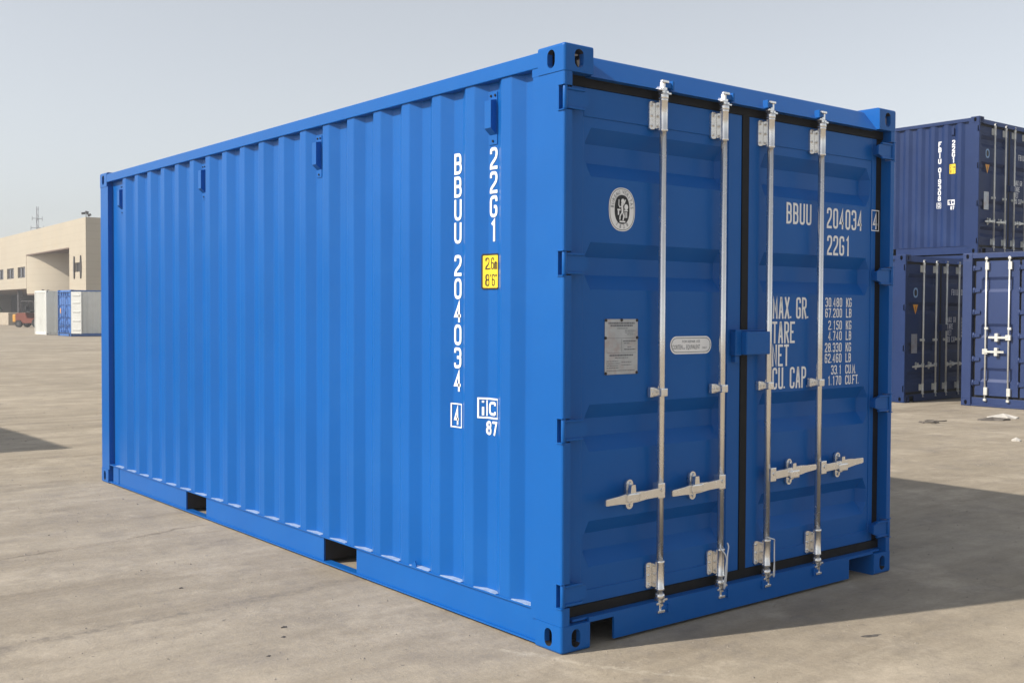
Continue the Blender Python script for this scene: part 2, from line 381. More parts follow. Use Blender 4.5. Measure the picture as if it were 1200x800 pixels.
def casting_bm():
    # bottom casting at the near-left corner; x 0..162, y 0..178, z 0..118
    b = NB(); box(b, 0, .162, 0, .178, 0, .118)
    es = [e for e in b.edges if all(v.co.x < .001 for v in e.verts) and all(v.co.y < .001 for v in e.verts)]
    es += [e for e in b.edges if all(v.co.z < .001 for v in e.verts) and (all(v.co.x < .001 for v in e.verts) or all(v.co.y < .001 for v in e.verts))]
    bmesh.ops.bevel(b, geom=list(set(es)), offset=.013, segments=4, affect='EDGES', profile=.5)
    inner = NB(); box(inner, .028, .146, .028, .162, .03, .106)
    def stad(cx, cy, w_, h_, horiz=False):
        pts = []; r = w_/2
        for k in range(9): a = math.pi*k/8; pts.append((cx+r*math.cos(a), cy+h_/2-r+r*math.sin(a)))
        for k in range(9): a = math.pi+math.pi*k/8; pts.append((cx+r*math.cos(a), cy-h_/2+r+r*math.sin(a)))
        return pts
    side = NB(); prism(side, stad(.089, .060, .051, .079), 0, -.02, .05)      # hole in the x face (y, z)
    front = NB(); prism(front, stad(.082, .060, .051, .079), 1, -.02, .05)    # hole in the y face (x, z)
    bot = NB(); prism(bot, [(x, y) for x, y in rrect(.03, .13, .05, .11, .02)], 2, -.02, .05)
    out = bool_mesh(b, [inner, side, front, bot])
    for f in out.faces:      # shade inside the hollow is put in as a dark colour
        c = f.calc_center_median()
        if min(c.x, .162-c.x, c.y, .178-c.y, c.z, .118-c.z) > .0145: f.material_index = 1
    return out
CAST = None
def vpt(x): return x
def door_leaf(x0, x1, g0, g1, z0, z1):
    """pressed leaf in plane y=.06: border frame, four recessed pressings"""
    b = NB(); Y = .064; D = .050; E = .036
    zs = [z0+.012]
    for a in ((.337, .540), (.844, 1.052), (1.557, 1.764), (2.049, 2.261)): zs += [a[0], a[0]+.064, a[1]-.064, a[1]]
    zs.append(z1-.012)
    xs_ = [x0+.01, g0, g0+E, g1-E, g1, x1-.01]
    def inz(j): return (j-1) % 4 in (1, 2) and 0 < j < len(zs)-1
    V = [[b.verts.new((x, Y+(D if (i in (2, 3) and inz(j)) else 0), z)) for j, z in enumerate(zs)] for i, x in enumerate(xs_)]
    for i in range(5):
        for j in range(len(zs)-1):
            q = (V[i][j], V[i+1][j], V[i+1][j+1], V[i][j+1])
            ys = [round(v.co.y, 4) for v in q]
            if ys.count(ys[0]) in (4,) or (ys[0] == ys[1] and ys[2] == ys[3]) or (ys[0] == ys[3] and ys[1] == ys[2]): b.faces.new(q)
            else:
                odd = [k for k in range(4) if ys.count(ys[k]) == 1][0]
                b.faces.new((q[(odd+3) % 4], q[odd], q[(odd+1) % 4])); b.faces.new((q[(odd+1) % 4], q[(odd+2) % 4], q[(odd+3) % 4]))
    # border frame 4 mm proud
    for (a, c, d, e) in ((x0, g0-.012, z0, z1), (g1+.012, x1, z0, z1), (g0-.012, g1+.012, 2.305, z1), (g0-.012, g1+.012, z0, z0+.06)):
        box(b, a, c, .059, .075, d, e, .002, 1)
    # closing edge so that the leaf has thickness
    for (a, c, d, e) in ((x0+.001, x0+.03, z0+.001, z1-.001), (x1-.03, x1-.001, z0+.001, z1-.001)): box(b, a, c, .0745, .105, d, e)
    return b
def hinge_bm(xp, s, zc):
    """strap hinge: pin at xp, strap running in direction s"""
    b = NB(); h = .046
    prism(b, [(xp+s*.012, zc-h), (xp+s*.062, zc-h), (xp+s*.105, zc-h*.72), (xp+s*.137, zc-h*.5), (xp+s*.137, zc+h*.55), (xp+s*.105, zc+h*.78), (xp+s*.062, zc+h), (xp+s*.012, zc+h)], 1, .012, .024)
    prism(b, [(xp+s*.03, zc-h*.8), (xp+s*.12, zc-h*.5), (xp+s*.12, zc+h*.5), (xp+s*.03, zc+h*.8)], 1, .023, .061)
    for z in (zc-h, zc+h-.012): box(b, min(xp+s*.01, xp+s*.11), max(xp+s*.01, xp+s*.11), .004, .02, z, z+.010, .002, 1)
    lathe_z(b, xp, .010, [(zc-h-.004, .008), (zc-h, .0100), (zc+h, .0100), (zc+h+.004, .008)])
    return b
def rod_bm(x):
    b = NB(); lathe_z(b, x, .018, [(.118, .0165), (2.462, .0165)], 20)
    return b
def cam_bm(x, s, top):
    """forked cam end of a locking rod; s = side the keeper sits on"""
    b = NB(); z = (lambda t: 2.40+t) if top else (lambda t: .19-t)
    def bz(x0, x1, y0, y1, a, c): box(b, min(x0, x1), max(x0, x1), y0, y1, min(z(a), z(c)), max(z(a), z(c)), .002, 1)
    lathe_z(b, x, .018, sorted([(z(.022), .019), (z(.03), .024), (z(.045), .024), (z(.052), .019)]), 16)
    bz(x-.020, x+.020, .002, .034, .052, .066)
    bz(x-.012, x+.014, .006, .030, .066, .106)
    bz(x-.028, x+.016, -.004, .010, .098, .110)
    bz(x-.034, x-.012, .0, .026, .062, .072); bz(x+.012, x+.040, .004, .020, .050, .060)
    return b
def keeper_bm(x, s, top):
    b = NB(); z0 = 2.478 if top else .082
    box(b, x+s*.005-.006, x+s*.005+.040*1, .004, .03, z0, z0+.026, .003, 1) if s > 0 else box(b, x-.046, x-.0, .004, .03, z0, z0+.026, .003, 1)
    cx = x+s*.044; box(b, cx-.006, cx+.006, -.004, .03, z0-.006, z0+.034, .002, 1)
    return b
def guide_bm(x, z0, z1, mid=False):
    """rod bearing: wrap sleeve with a bolted plate on its left"""
    b = NB()
    if mid:
        box(b, x-.050, x-.012, .036, .058, z0, z1, .004); box(b, x-.02, x+.024, -.003, .058, z0+.004, z1-.004, .006)
        for zz in ((z0+z1)/2,): lathe_y(b, x-.034, zz, .036, .030, .006)
        return b
    lathe_z(b, x, .018, [(z0-.010, .0185), (z0-.008, .0225), (z0, .0225), (z0+.002, .021), (z1-.002, .021), (z1, .0225), (z1+.010, .0225), (z1+.012, .0185)], 20)
    box(b, x-.021, x+.021, .018, .058, z0+.004, z1-.004, .002, 1)
    prism(b, [(p[0], p[1]) for p in rrect(x-.058, x-.022, z0, z1, .012)], 1, .048, .0585)
    for zz in (z0+.018, (z0+z1)/2, z1-.018): lathe_y(b, x-.041, zz, .048, .040, .007)
    return b
def lathe_y(b, x, z, y0, y1, r, n=8):
    A = [b.verts.new((x+r*math.cos(2*math.pi*k/n), y0, z+r*math.sin(2*math.pi*k/n))) for k in range(n)]
    B = [b.verts.new((x+r*.8*math.cos(2*math.pi*k/n), y1, z+r*.8*math.sin(2*math.pi*k/n))) for k in range(n)]
    for k in range(n): b.faces.new((A[k], A[(k+1) % n], B[(k+1) % n], B[k]))
    b.faces.new(B)
def handle_bm(x, s, tilt=.016):
    """door handle: hub on the rod, flat bar running in direction s"""
    b = NB(); z = .645
    def X(t): return x+s*t
    # hub
    box(b, min(X(-.004), X(.040)), max(X(-.004), X(.040)), -.010, .030, z-.035, z+.035, .004)
    lathe_y(b, X(.02), z+.004, -.010, -.016, .009)
    # bar
    pts = [(.03, .020), (.12, .019), (.17, .023), (.24, .023), (.28, .018), (.365, .014)]
    up = [(X(t), z+tz(t, s, tilt)+h) for t, h in pts]; lo = [(X(t), z+tz(t, s, tilt)-h) for t, h in pts]
    fs = prism(b, up+lo[::-1], 1, -.014, .002)
    bmesh.ops.bevel(b, geom=list({e for f in fs for e in f.edges}), offset=.003, segments=2, affect='EDGES')
    return b
def tz(t, s, tilt): return -s*0+(-tilt*t/.365 if s < 0 else tilt*0.9*t/.365)-(.004)
def retainer_bm(x, s):
    """handle retainer: bolted oval plate with a hinged hasp over the bar"""
    b = NB(); pc = x+(s*.168 if s < 0 else .212); cx = pc; z = .637
    prism(b, rrect(cx-.022, cx+.022, z-.067, z+.067, .022), 1, .046, .0585)
    fs = prism(b, [(cx-.013, z-.03), (cx+.013, z-.03), (cx+.015, z+.02), (cx+.010, z+.05), (cx-.010, z+.05), (cx-.015, z+.02)], 1, -.004, .047)
    for v in {v for f in fs for v in f.verts}:
        if v.co.y < .01: v.co.x -= .040
    cx -= .040
    box(b, cx-.036, cx+.036, -.026, -.013, z-.022, z+.018, .006)
    prism(b, [(cx-.017, z+.008), (cx+.019, z+.008), (cx+.013, z+.054), (cx-.011, z+.054)], 1, -.020, -.004)
    for zz in (z-.048, z+.050): lathe_y(b, pc, zz, .046, .036, .010)
    box(b, cx+.028, cx+.048, -.018, -.002, z-.002, z+.016, .004)
    return b
HZ = (2.362, 1.665, .955, .248)
RODS = (.606, 1.020, 1.366, 1.782)
def post_bm(front=True):
    """near-left post; door posts have notches for the hinge pins"""
    b = NB()
    full = [(.003, .012), (.006, .005), (.012, .002), (.046, .002), (.046, .076), (.080, .076), (.080, .10), (.06, .12), (.06, .215), (.0035, .215)]
    cut = [(.003, .040), (.0455, .040), (.0455, .078), (.0795, .078), (.0795, .10), (.06, .12), (.06, .2145), (.004, .2145)]
    if not front:
        prism(b, [(.003, 0.012), (.012, .003), (.09, .003), (.09, .06), (.062, .09), (.062, .198), (.003, .198)], 2, .1185, 2.4725)
        return b
    z = .1185
    for h in HZ[::-1]:
        prism(b, full, 2, z, h-.052); prism(b, cut, 2, h-.052, h+.052); z = h+.052
    prism(b, full, 2, z, 2.4725)
    # small pressed lips above and below each notch
    for h in HZ:
        for zz in (h-.056, h+.050): box(b, -.003, .02, .001, .042, zz, zz+.005, .0015, 1)
    return b
def flat_P(Y):
    return lambda u, v, l=0: (u, Y-l, v)
def side_P(u, v, l=0): return (wx(u)-.0022-l, u, v)
def drape(b):
    for y, _ in WP:
        bmesh.ops.bisect_plane(b, geom=b.verts[:]+b.edges[:]+b.faces[:], plane_co=(0, y, 0), plane_no=(0, 1, 0))
    for v in b.verts: v.co.x = wx(v.co.y)-.0022+v.co.x
    return b
def sP(u, v, l=0): return (-l, -u, v)      # side text: u runs towards the door, kept flat until draped
def build_container(label, cat, loc, rotz, P, group=None, name='shipping_container', full=True, galv=None):
    """P: dict of materials: paint"""
    global CAST
    paint = P; G = galv or M_['galv']
    t = thing(name, label, cat, loc, rotz, group)
    if CAST is None: CAST = casting_bm()
    # castings
    for fx in (0, 1):
        for fy in (0, 1):
            for fz in (0, 1):
                b = CAST.copy(); n = 0
                if fx:
                    for v in b.verts: v.co.x = CW-v.co.x
                    n += 1
                if fy:
                    for v in b.verts: v.co.y = CL-v.co.y
                    n += 1
                if fz:
                    for v in b.verts: v.co.z = CH-v.co.z
                    n += 1
                if n % 2: bmesh.ops.reverse_faces(b, faces=b.faces[:])
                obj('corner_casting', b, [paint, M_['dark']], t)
    for fx in (0, 1):
        b = post_bm(True); flipx(b, fx); obj('corner_post', b, paint, t)
        b = post_bm(False)
        for v in b.verts: v.co.y = CL-v.co.y
        bmesh.ops.reverse_faces(b, faces=b.faces[:]); flipx(b, fx); obj('corner_post', b, paint, t)
        # top rail
        b = NB(); box(b, .001, .061, .150, CL-.170, 2.508, 2.574, .004); box(b, .004, .058, .1785, .222, 2.4735, 2.5075)
        flipx(b, fx); obj('top_rail', b, paint, t)
        # bottom rail: web, top flange, bottom lip, open at the two fork pockets
        b = NB()
        for a, c in ((.165, 1.765), (2.141, 3.850), (4.215, 5.800)):
            box(b, .016, .026, a, c, .020, .156)
        box(b, .005, .075, .165, 5.872, .1565, .164, .001, 1); box(b, .003, .060, .165, 5.872, .0115, .0195, .001, 1)
        box(b, .050, .058, 5.801, 5.878, .020, .156)
        box(b, .012, .016, 5.655, 5.661, .020, .156)
        flipx(b, fx); obj('bottom_rail', b, paint, t)
        # corrugated side
        b = NB(); n = len(WP); lo = [b.verts.new((x, y, .1645)) for y, x in WP]; hi = [b.verts.new((x, y, 2.5075)) for y, x in WP]
        for i in range(n-1): b.faces.new((lo[i], hi[i], hi[i+1], lo[i+1]))
        flipx(b, fx); bmesh.ops.recalc_face_normals(b, faces=b.faces[:])
        o = obj('side_wall', b, paint, t)
        md = o.modifiers.new('fold', 'BEVEL'); md.width = .005; md.segments = 2; md.limit_method = 'ANGLE'; md.angle_limit = R(20)
        # vent covers in the valleys
        for y in (.5560, 2.245, 3.934, 5.623):
            b = NB(); box(b, VAL-.004, VAL-.0005, y-.030, y+.030, 2.225, 2.465, .001, 1)
            prism(b, [(VAL-.004, 2.270), (VAL-.036, 2.298), (VAL-.036, 2.424), (VAL-.004, 2.430)], 1, y-.024, y+.024)
            flipx(b, fx); o = obj('vent_cover', b, paint, t)
            for yy, zz in ((y-.016, 2.45), (y+.016, 2.45), (y, 2.242)):
                b = NB(); A = [b.verts.new((VAL-.0045-.004*k, yy+.006*math.cos(a), zz+.006*math.sin(a))) for k in (0, 1) for a in [math.pi*q/3 for q in range(6)]]
                b.faces.new(A[6:])
                for k in range(6): b.faces.new((A[k], A[(k+1) % 6], A[6+(k+1) % 6], A[6+k]))
                flipx(b, fx); obj('bolt', b, M_['rubber'], o)
    # closed end, roof, floor
    b = NB(); pr = []; x = .09; k = 0
    while x < CW-.12:
        pr += [(x, CL-.02), (x+.11, CL-.02), (x+.125, CL-.06), (x+.235, CL-.06)]; x += .25
    pr += [(CW-.09, CL-.02)]
    A = [b.verts.new((p[0], p[1], .16)) for p in pr]; B = [b.verts.new((p[0], p[1], 2.5)) for p in pr]
    for i in range(len(pr)-1): b.faces.new((A[i], B[i], B[i+1], A[i+1]))
    bmesh.ops.recalc_face_normals(b, faces=b.faces[:]); obj('end_wall', b, paint, t)
    b = NB(); box(b, .163, CW-.163, CL-.07, CL-.004, 2.50, 2.585, .004); obj('end_rail', b, paint, t); b = NB(); box(b, .163, CW-.163, CL-.09, CL-.008, .012, .160, .004); obj('end_rail', b, paint, t)
    b = NB(); y = .11; pr = []
    while y < CL-.3:
        pr += [(y, 2.566), (y+.09, 2.566), (y+.12, 2.580), (y+.18, 2.580)]; y += .21
    pr += [(CL-.07, 2.566)]
    A = [b.verts.new((.0615, p[0], p[1])) for p in pr]; B = [b.verts.new((CW-.0615, p[0], p[1])) for p in pr]
    for i in range(len(pr)-1): b.faces.new((A[i], A[i+1], B[i+1], B[i]))
    obj('roof', b, paint, t)
    b = NB(); box(b, .062, CW-.062, .11, CL-.10, .150, .170)
    for a, c in ((1.765, 2.141), (3.850, 4.215)):
        for q in (a-.006, c): box(b, .027, CW-.027, q, q+.006, .021, .149)
    for q in [.4+.3*k for k in range(18)]:
        if 1.6 < q < 2.3 or 3.7 < q < 4.4: continue
        box(b, .08, CW-.08, q, q+.045, .04, .149)
    obj('floor', b, M_['dark'], t)
    # header: front plate leaning back towards the top
    b = NB(); prism(b, [(.014, 2.468), (.100, 2.572), (.108, 2.579), (.165, 2.579), (.165, 2.44), (.066, 2.44), (.066, 2.468)], 0, .030, CW-.030)
    for v in b.verts:    # the castings stand at both ends
        if v.co.x < .1: v.co.x = .1625
        else: v.co.x = CW-.1625
    box(b, .0805, CW-.0805, .066, .10, 2.441, 2.4735); obj('door_header', b, paint, t)
    # sill with the notches beside the castings
    b = NB()
    prism(b, [(.1625, .112), (.312, .112), (.312, .014), (2.055, .014), (2.055, .118), (CW-.1625, .118), (CW-.1625, .134), (.1625, .134)], 1, .008, .020)
    box(b, .0805, CW-.0805, .0205, .12, .1225, .134, .002, 1); obj('door_sill', b, paint, t)
    b = NB(); box(b, .165, CW-.165, .22, .23, .02, .14); obj('sill_web', b, M_['dark'], t)
    # rubber seals round and between the doors
    b = NB()
    box(b, .047, CW-.047, .054, .0655, 2.4295, 2.4735); box(b, .0465, CW-.0465, .054, .068, .1345, .1785)
    box(b, .0470, .0915, .064, .074, .1790, 2.4290); box(b, 2.3375, CW-.047, .064, .074, .1790, 2.4290)
    box(b, 1.1985, 1.2475, .054, .069, .1790, 2.4290)
    obj('door_seal', b, M_['rubber'], t)
    # doors
    for side, (x0, x1, g0, g1) in enumerate(((.092, 1.198, .172, 1.090), (1.248, 2.337, 1.345, 2.286))):
        d = obj('door', door_leaf(x0, x1, g0, g1, .1790, 2.4290), paint, t)
        xp, s = ((.013, 1), (CW-.013, -1))[side]
        for h in HZ: obj('hinge', hinge_bm(xp, s, h), paint, d)
        for i in (0, 1):
            x = RODS[side*2+i]; hs_ = -1 if side == 0 else 1
            obj('locking_rod', rod_bm(x), G, d)
            for top in (0, 1): obj('cam', cam_bm(x, -hs_, top), G, d); obj('cam_keeper', keeper_bm(x, -hs_, top), paint, d)
            obj('rod_bearing', guide_bm(x, 2.290, 2.418), G, d); obj('rod_bearing', guide_bm(x, .190, .308), G, d)
            obj('rod_bearing', guide_bm(x, 1.070, 1.116, True), G, d)
            obj('handle', handle_bm(x, hs_), G, d)
            obj('handle_catch', retainer_bm(x, hs_), G, d)
        if side == 0:
            b = NB(); box(b, 1.122, 1.168, .022, .058, 1.248, 1.376, .004); box(b, 1.166, 1.345, -.012, .046, 1.252, 1.366, .006); box(b, 1.135, 1.165, .035, .058, 1.215, 1.247, .003)
            box(b, 1.122, 1.345, .020, .046, 1.367, 1.374, .002, 1)
            obj('lock_box', b, paint, d)
    return t
def door_of(t, i):
    ds = sorted([o for o in bpy.data.objects if o.parent == t and o.name.split('.')[0] == 'door'], key=lambda o: o.data.vertices[0].co.x)
    return ds[i]
def side_text(b, s, uc, z_top, wd, h, th, pitch):
    """characters stacked downwards, centred on y=uc"""
    z = z_top
    for ch in s:
        if ch != ' ': glyph(b, ch, -uc-wd/2, z-h, wd, h, th, sP); z -= pitch
        else: z -= pitch*.48
    return z
def rect_outline(b, u0, u1, v0, v1, th, P):
    ribbon(b, [(u0+th/2, v0+th/2), (u1-th/2, v0+th/2), (u1-th/2, v1-th/2), (u0+th/2, v1-th/2)], th, True, P, 0)

# ================================================================== the main container
main = build_container('large bright blue steel shipping container with white serial letters filling the foreground', 'shipping container', (0, 0, 0), 0, M_['blue'], group=None)
# --- side lettering, draped over the folds
WPAINT = M_['white']
b = NB()
z = side_text(b, 'BBUU', .8405, 2.216, .060, .101, .0150, .1105)
obj('owner_code', drape(b), WPAINT, main); b = NB()
side_text(b, '204034', .8390, 1.729, .060, .101, .0150, .1112); obj('serial_number', drape(b), WPAINT, main); b = NB()
glyph(b, '4', -.846-.022, .910, .044, .092, .013, sP)
rect_outline(b, -.888, -.804, .896, 1.014, .006, sP)
obj('check_digit', drape(b), WPAINT, main)
b = NB(); side_text(b, '22G1', .5530, 2.214, .058, .101, .0150, .1105); obj('type_lettering', drape(b), WPAINT, main)
def side_sticker(t, uy0, uy1, z0, z1):
    """yellow height sticker with a black rim, draped"""
    b = NB()
    def sheet(y0, y1, a, c, r, lift):
        pts = rrect(-y1, -y0, a, c, r); b.faces.new([b.verts.new(sP(u, v, lift)) for u, v in pts])
    sheet(uy0, uy1, z0, z1, .012, 0); o = obj('height_sticker', drape(b), M_['black'], t)
    b = NB(); pts = rrect(-uy1+.008, -uy0-.008, z0+.008, z1-.008, .006); b.faces.new([b.verts.new(sP(u, v, .0008)) for u, v in pts])
    obj('sticker_face', drape(b), M_['yellow'], o)
    b = NB(); mid = (z0+z1)/2; W_ = (uy1-uy0)
    u0 = -uy1+.020; hh = (z1-z0)*.33
    for i, ch in enumerate('2.6m'):
        u = u0+(0, .026, .036, .060)[i]*W_/.115
        if ch == '.': ribbon(b, [(u+.001, mid+.010), (u+.001, mid+.018)], .007, False, sP, .0016)
        else: glyph(b, ch, u, mid+.010, .022, hh*(1. if ch != 'm' else 1.), .0055, lambda a, c, l=0: sP(a, c, l+.0016))
    for i, ch in enumerate('8\'6"'):
        u = u0+(0, .026, .042, .068)[i]*W_/.115
        glyph(b, ch, u, mid-.012-hh, .022 if ch in '86' else .012, hh, .0055, lambda a, c, l=0: sP(a, c, l+.0016))
    obj('sticker_lettering', drape(b), M_['black'], o); return o
side_sticker(main, .510, .625, 1.560, 1.726)
def ic_mark(t):
    b = NB(); rect_outline(b, -.641, -.512, .960, 1.057, .008, sP)
    ribbon(b, [(-.596, .972), (-.596, 1.046)], .006, False, sP, .0003)
    glyph(b, 'i', -.6255, .974, .022, .072, .011, sP); glyph(b, 'c', -.583, .976, .052, .092, .012, sP)
    for i, ch in enumerate('87'): glyph(b, ch, -.600+.044*i, .884, .036, .066, .011, sP)
    return obj('operator_mark', drape(b), WPAINT, t)
ic_mark(main)
rnd = random.Random(2)
for k in range(-1, 19):
    a = .451+PITCH*k+.028 if k >= 0 else .222; c = .451+PITCH*k+.068+.0735+.060 if k >= 0 else .365
    if c > 5.86: break
    b = NB(); n = 9
    lo = [(a+(c-a)*i/n, .006+rnd.uniform(0, .006)) for i in range(n+1)]; hi = [(y, min(wx(y)-.001, .044)) for y, x in lo[::-1]]
    prism(b, [(x, y) for y, x in lo+hi], 2, .1642, .1665+rnd.uniform(0, .001)); obj('sealant', b, M_['sealant'], main)
# small lug on the bottom rail, small lug seen on the ledge
b = NB(); prism(b, [(.62, .165), (.57, .165), (.585, .195), (.600, .180)], 0, .010, .016)
for v in b.verts: v.co.y += .58
obj('rail_lug', b, M_['blue'], main)

# --- door lettering and labels
L0, R0 = door_of(main, 0), door_of(main, 1)
FP = flat_P(.0627); FB = flat_P(.0580)
b = NB()
write(b, 'BBUU', 1.554, 1.918, .044, .110, .0130, .0545, FP); obj('owner_code', b, WPAINT, R0); b = NB()
write(b, '204034', 1.895, 1.912, .044, .110, .0130, .0553, FP); obj('serial_number', b, WPAINT, R0); b = NB()
write(b, '22G1', 1.900, 1.769, .044, .106, .0130, .0540, FP)
obj('type_code', b, WPAINT, R0)
b = NB(); glyph(b, '4', 2.310, 1.927, .044, .092, .011, FB); rect_outline(b, 2.296, 2.368, 1.917, 2.034, .005, FB)
obj('check_digit', b, WPAINT, R0)
b = NB()
for s, z, u in (('MAX. GR.', 1.428, 1.452), ('TARE', 1.302, 1.450), ('NET', 1.184, 1.450), ('CU. CAP.', 1.066, 1.454)):
    for ch in s:
        if ch == '.': glyph(b, '.', u-.014, z, .030, .112, .0115, FP); u += .024
        elif ch == ' ': u += .022
        else: glyph(b, ch, u, z, .0395, .112, .0124, FP); u += .0480
    obj('weight_heading', b, WPAINT, R0); b = NB()
for s, unit, z in (('30.480', 'KG', 1.491), ('67.200', 'LB', 1.434), ('2.150', 'KG', 1.368), ('4.740', 'LB', 1.311), ('28.330', 'KG', 1.248), ('62.460', 'LB', 1.190), ('33.1', 'CU.M.', 1.127), ('1.170', 'CU.FT.', 1.069)):
    wd_ = sum(.0125 if c == '.' else .0285 for c in s); u = 2.046-wd_
    for c in s:
        if c == '.': glyph(b, '.', u-.008, z, .018, .048, .0065, FP); u += .0125
        else: glyph(b, c, u, z, .0225, .050, .0066, FP); u += .0285
    obj('weight_figure', b, WPAINT, R0); b = NB(); u = 2.076
    for c in unit:
        if c == '.': glyph(b, '.', u-.009, z, .018, .048, .0065, FP); u += .0100
        else: glyph(b, c, u, z, .0225, .050, .0066, FP); u += .0275
    obj('weight_unit', b, WPAINT, R0); b = NB()

def text_on(s, size, x, z, m, parent, Y, name='lettering', xs=1., ang=0.):
    bm_ = font_text(s, size, m, parent, lambda u, v, l: (x+u*math.cos(ang)-v*math.sin(ang), Y, z+u*math.sin(ang)+v*math.cos(ang)), xs=xs)
    return bm_
def surveyor_badge(parent, cx, cz, hw, hh, detailed=True):
    b = NB(); P = flat_P(.0627)
    disc(b, oval(cx, cz, hw, hh, p=2.35), P); base = obj('inspection_badge', b, M_['white'], parent)
    b = NB(); ribbon(b, oval(cx, cz, hw*.93, hh*.94, p=2.35), .0022, True, P, .0006)
    disc(b, oval(cx, cz, hw*.57, hh*.67, p=2.35), P, .0006); obj('badge_print', b, M_['black'], base)
    if not detailed: return
    b = NB()
    for s, a0, a1, flip in (('BUREAU VERITAS', 172, 8, 0), ('1828', 238, 302, 1)):
        for i, ch in enumerate(s):
            if ch == ' ': continue
            a = R(a0+(a1-a0)*i/(len(s)-1)); x = cx+hw*.745*math.cos(a); z = cz+hh*.80*math.sin(a)
            nx, nz = math.cos(a)/hw, math.sin(a)/hh; th = math.atan2(nz, nx)+(math.pi/2 if flip else -math.pi/2)
            merge(b, text_on(ch, .024, x, z, None, None, .0627-.0012, ang=th, xs=.9))
    obj('badge_lettering', b, M_['grey'], base)
    b = NB(); q = [0]
    def st(pts, th): q[0] += 1; ribbon(b, [(cx+p[0]*hw, cz+p[1]*hh) for p in pts], th*.58, False, P, .0012+.0002*q[0])
    st([(-.02, .30), (0, .12), (.02, -.1)], .020); st([(.0, -.1), (-.16, -.3), (-.18, -.48)], .011); st([(.02, -.1), (.12, -.3), (.06, -.5)], .012)
    st([(0, .16), (.16, .30), (.24, .46)], .009); st([(-.02, .16), (-.2, .10), (-.27, .2), (-.26, .45)], .008)
    st([(-.38, -.02), (-.14, -.02)], .012); st([(.14, -.04), (.42, -.04)], .010); st([(-.30, -.06), (-.30, -.26)], .014); st([(.2, -.1), (.2, -.38)], .010); st([(.32, -.1), (.32, -.38)], .010)
    st([(-.22, -.56), (.22, -.56)], .012); disc(b, oval(cx+.01*hw, cz+.38*hh, .011, .011, 12), P, .0045); disc(b, oval(cx+.27*hw, cz+.12*hh, .012, .013, 12), P, .0045)
    obj('badge_figure', b, M_['white'], base)
surveyor_badge(L0, .3945, 1.917, .080, .097)
def data_plate(parent, x0, x1, z0, z1, detailed=True):
    b = NB(); box(b, x0, x1, .0605, .0632, z0, z1, .0008, 1); o = obj('data_plate', b, M_['plate'], parent)
    if not detailed: return o
    b = NB(); W_ = x1-x0; rnd = random.Random(3)
    for x, z in ((x0+.006, z0+.006), (x1-.006, z0+.006), (x0+.006, z1-.006), (x1-.006, z1-.006), ((x0+x1)/2, z1-.005), (x0+.004, z0+.66*(z1-z0)), (x1-.004, z0+.66*(z1-z0))):
        b = NB(); lathe_y(b, x, z, .0606, .0570, .0075); obj('rivet', b, M_['dark'], o)
    b = NB(); P = flat_P(.0600)
    def line(a, c, z, th):
        u = x0+W_*a; e = x0+W_*c
        while u < e:
            l = min(rnd.uniform(.004, .016), e-u); ribbon(b, [(u, z), (u+l, z)], th, False, P, .0003); u += l+.0025
    H_ = z1-z0
    for a, c, f, th in ((.1, .9, .925, .007), (.16, .84, .88, .007), (.36, .68, .83, .003), (.6, .92, .79, .003), (.6, .86, .755, .0025), (.66, .9, .72, .0025), (.55, .95, .60, .005), (.57, .75, .56, .003), (.68, .8, .49, .003),
                        (.58, .92, .45, .0045), (.14, .85, .345, .0065), (.3, .7, .30, .003), (.05, .4, .24, .003), (.05, .44, .20, .003), (.05, .4, .16, .003), (.05, .42, .12, .003), (.05, .9, .07, .0025), (.5, .8, .22, .003), (.5, .8, .17, .003)): line(a, c, z0+H_*f, th)
    ribbon(b, [(x0+W_*.06, z0+H_*.655), (x1-W_*.06, z0+H_*.655)], .0012, False, P, .0002); ribbon(b, [(x0+W_*.06, z0+H_*.39), (x1-W_*.06, z0+H_*.39)], .0012, False, P, .0002)
    ribbon(b, [(x0+W_*.5, z0+H_*.64), (x0+W_*.5, z0+H_*.41)], .0012, False, P, .0004)
    obj('plate_print', b, M_['grey'], o); return o
data_plate(L0, .294, .496, 1.180, 1.428)
b = NB(); P = flat_P(.0627)
disc(b, rrect(.708, .992, 1.262, 1.346, .041, 10), P); ov = obj('steel_notice', b, M_['white'], L0)
b = NB(); ribbon(b, rrect(.717, .983, 1.271, 1.337, .033, 8), .0028, True, P, .0005)
merge(b, text_on('FOR REPAIR USE', .017, .850, 1.3205, None, None, .0618)); merge(b, text_on('CORTEN', .030, .757, 1.2940, None, None, .0618, xs=.58)); merge(b, text_on('or', .015, .802, 1.2890, None, None, .0618))
merge(b, text_on('EQUIVALENT', .030, .864, 1.2940, None, None, .0618, xs=.54)); merge(b, text_on('ONLY', .014, .943, 1.2900, None, None, .0618, xs=.9))
obj('notice_lettering', b, M_['grey'], ov)
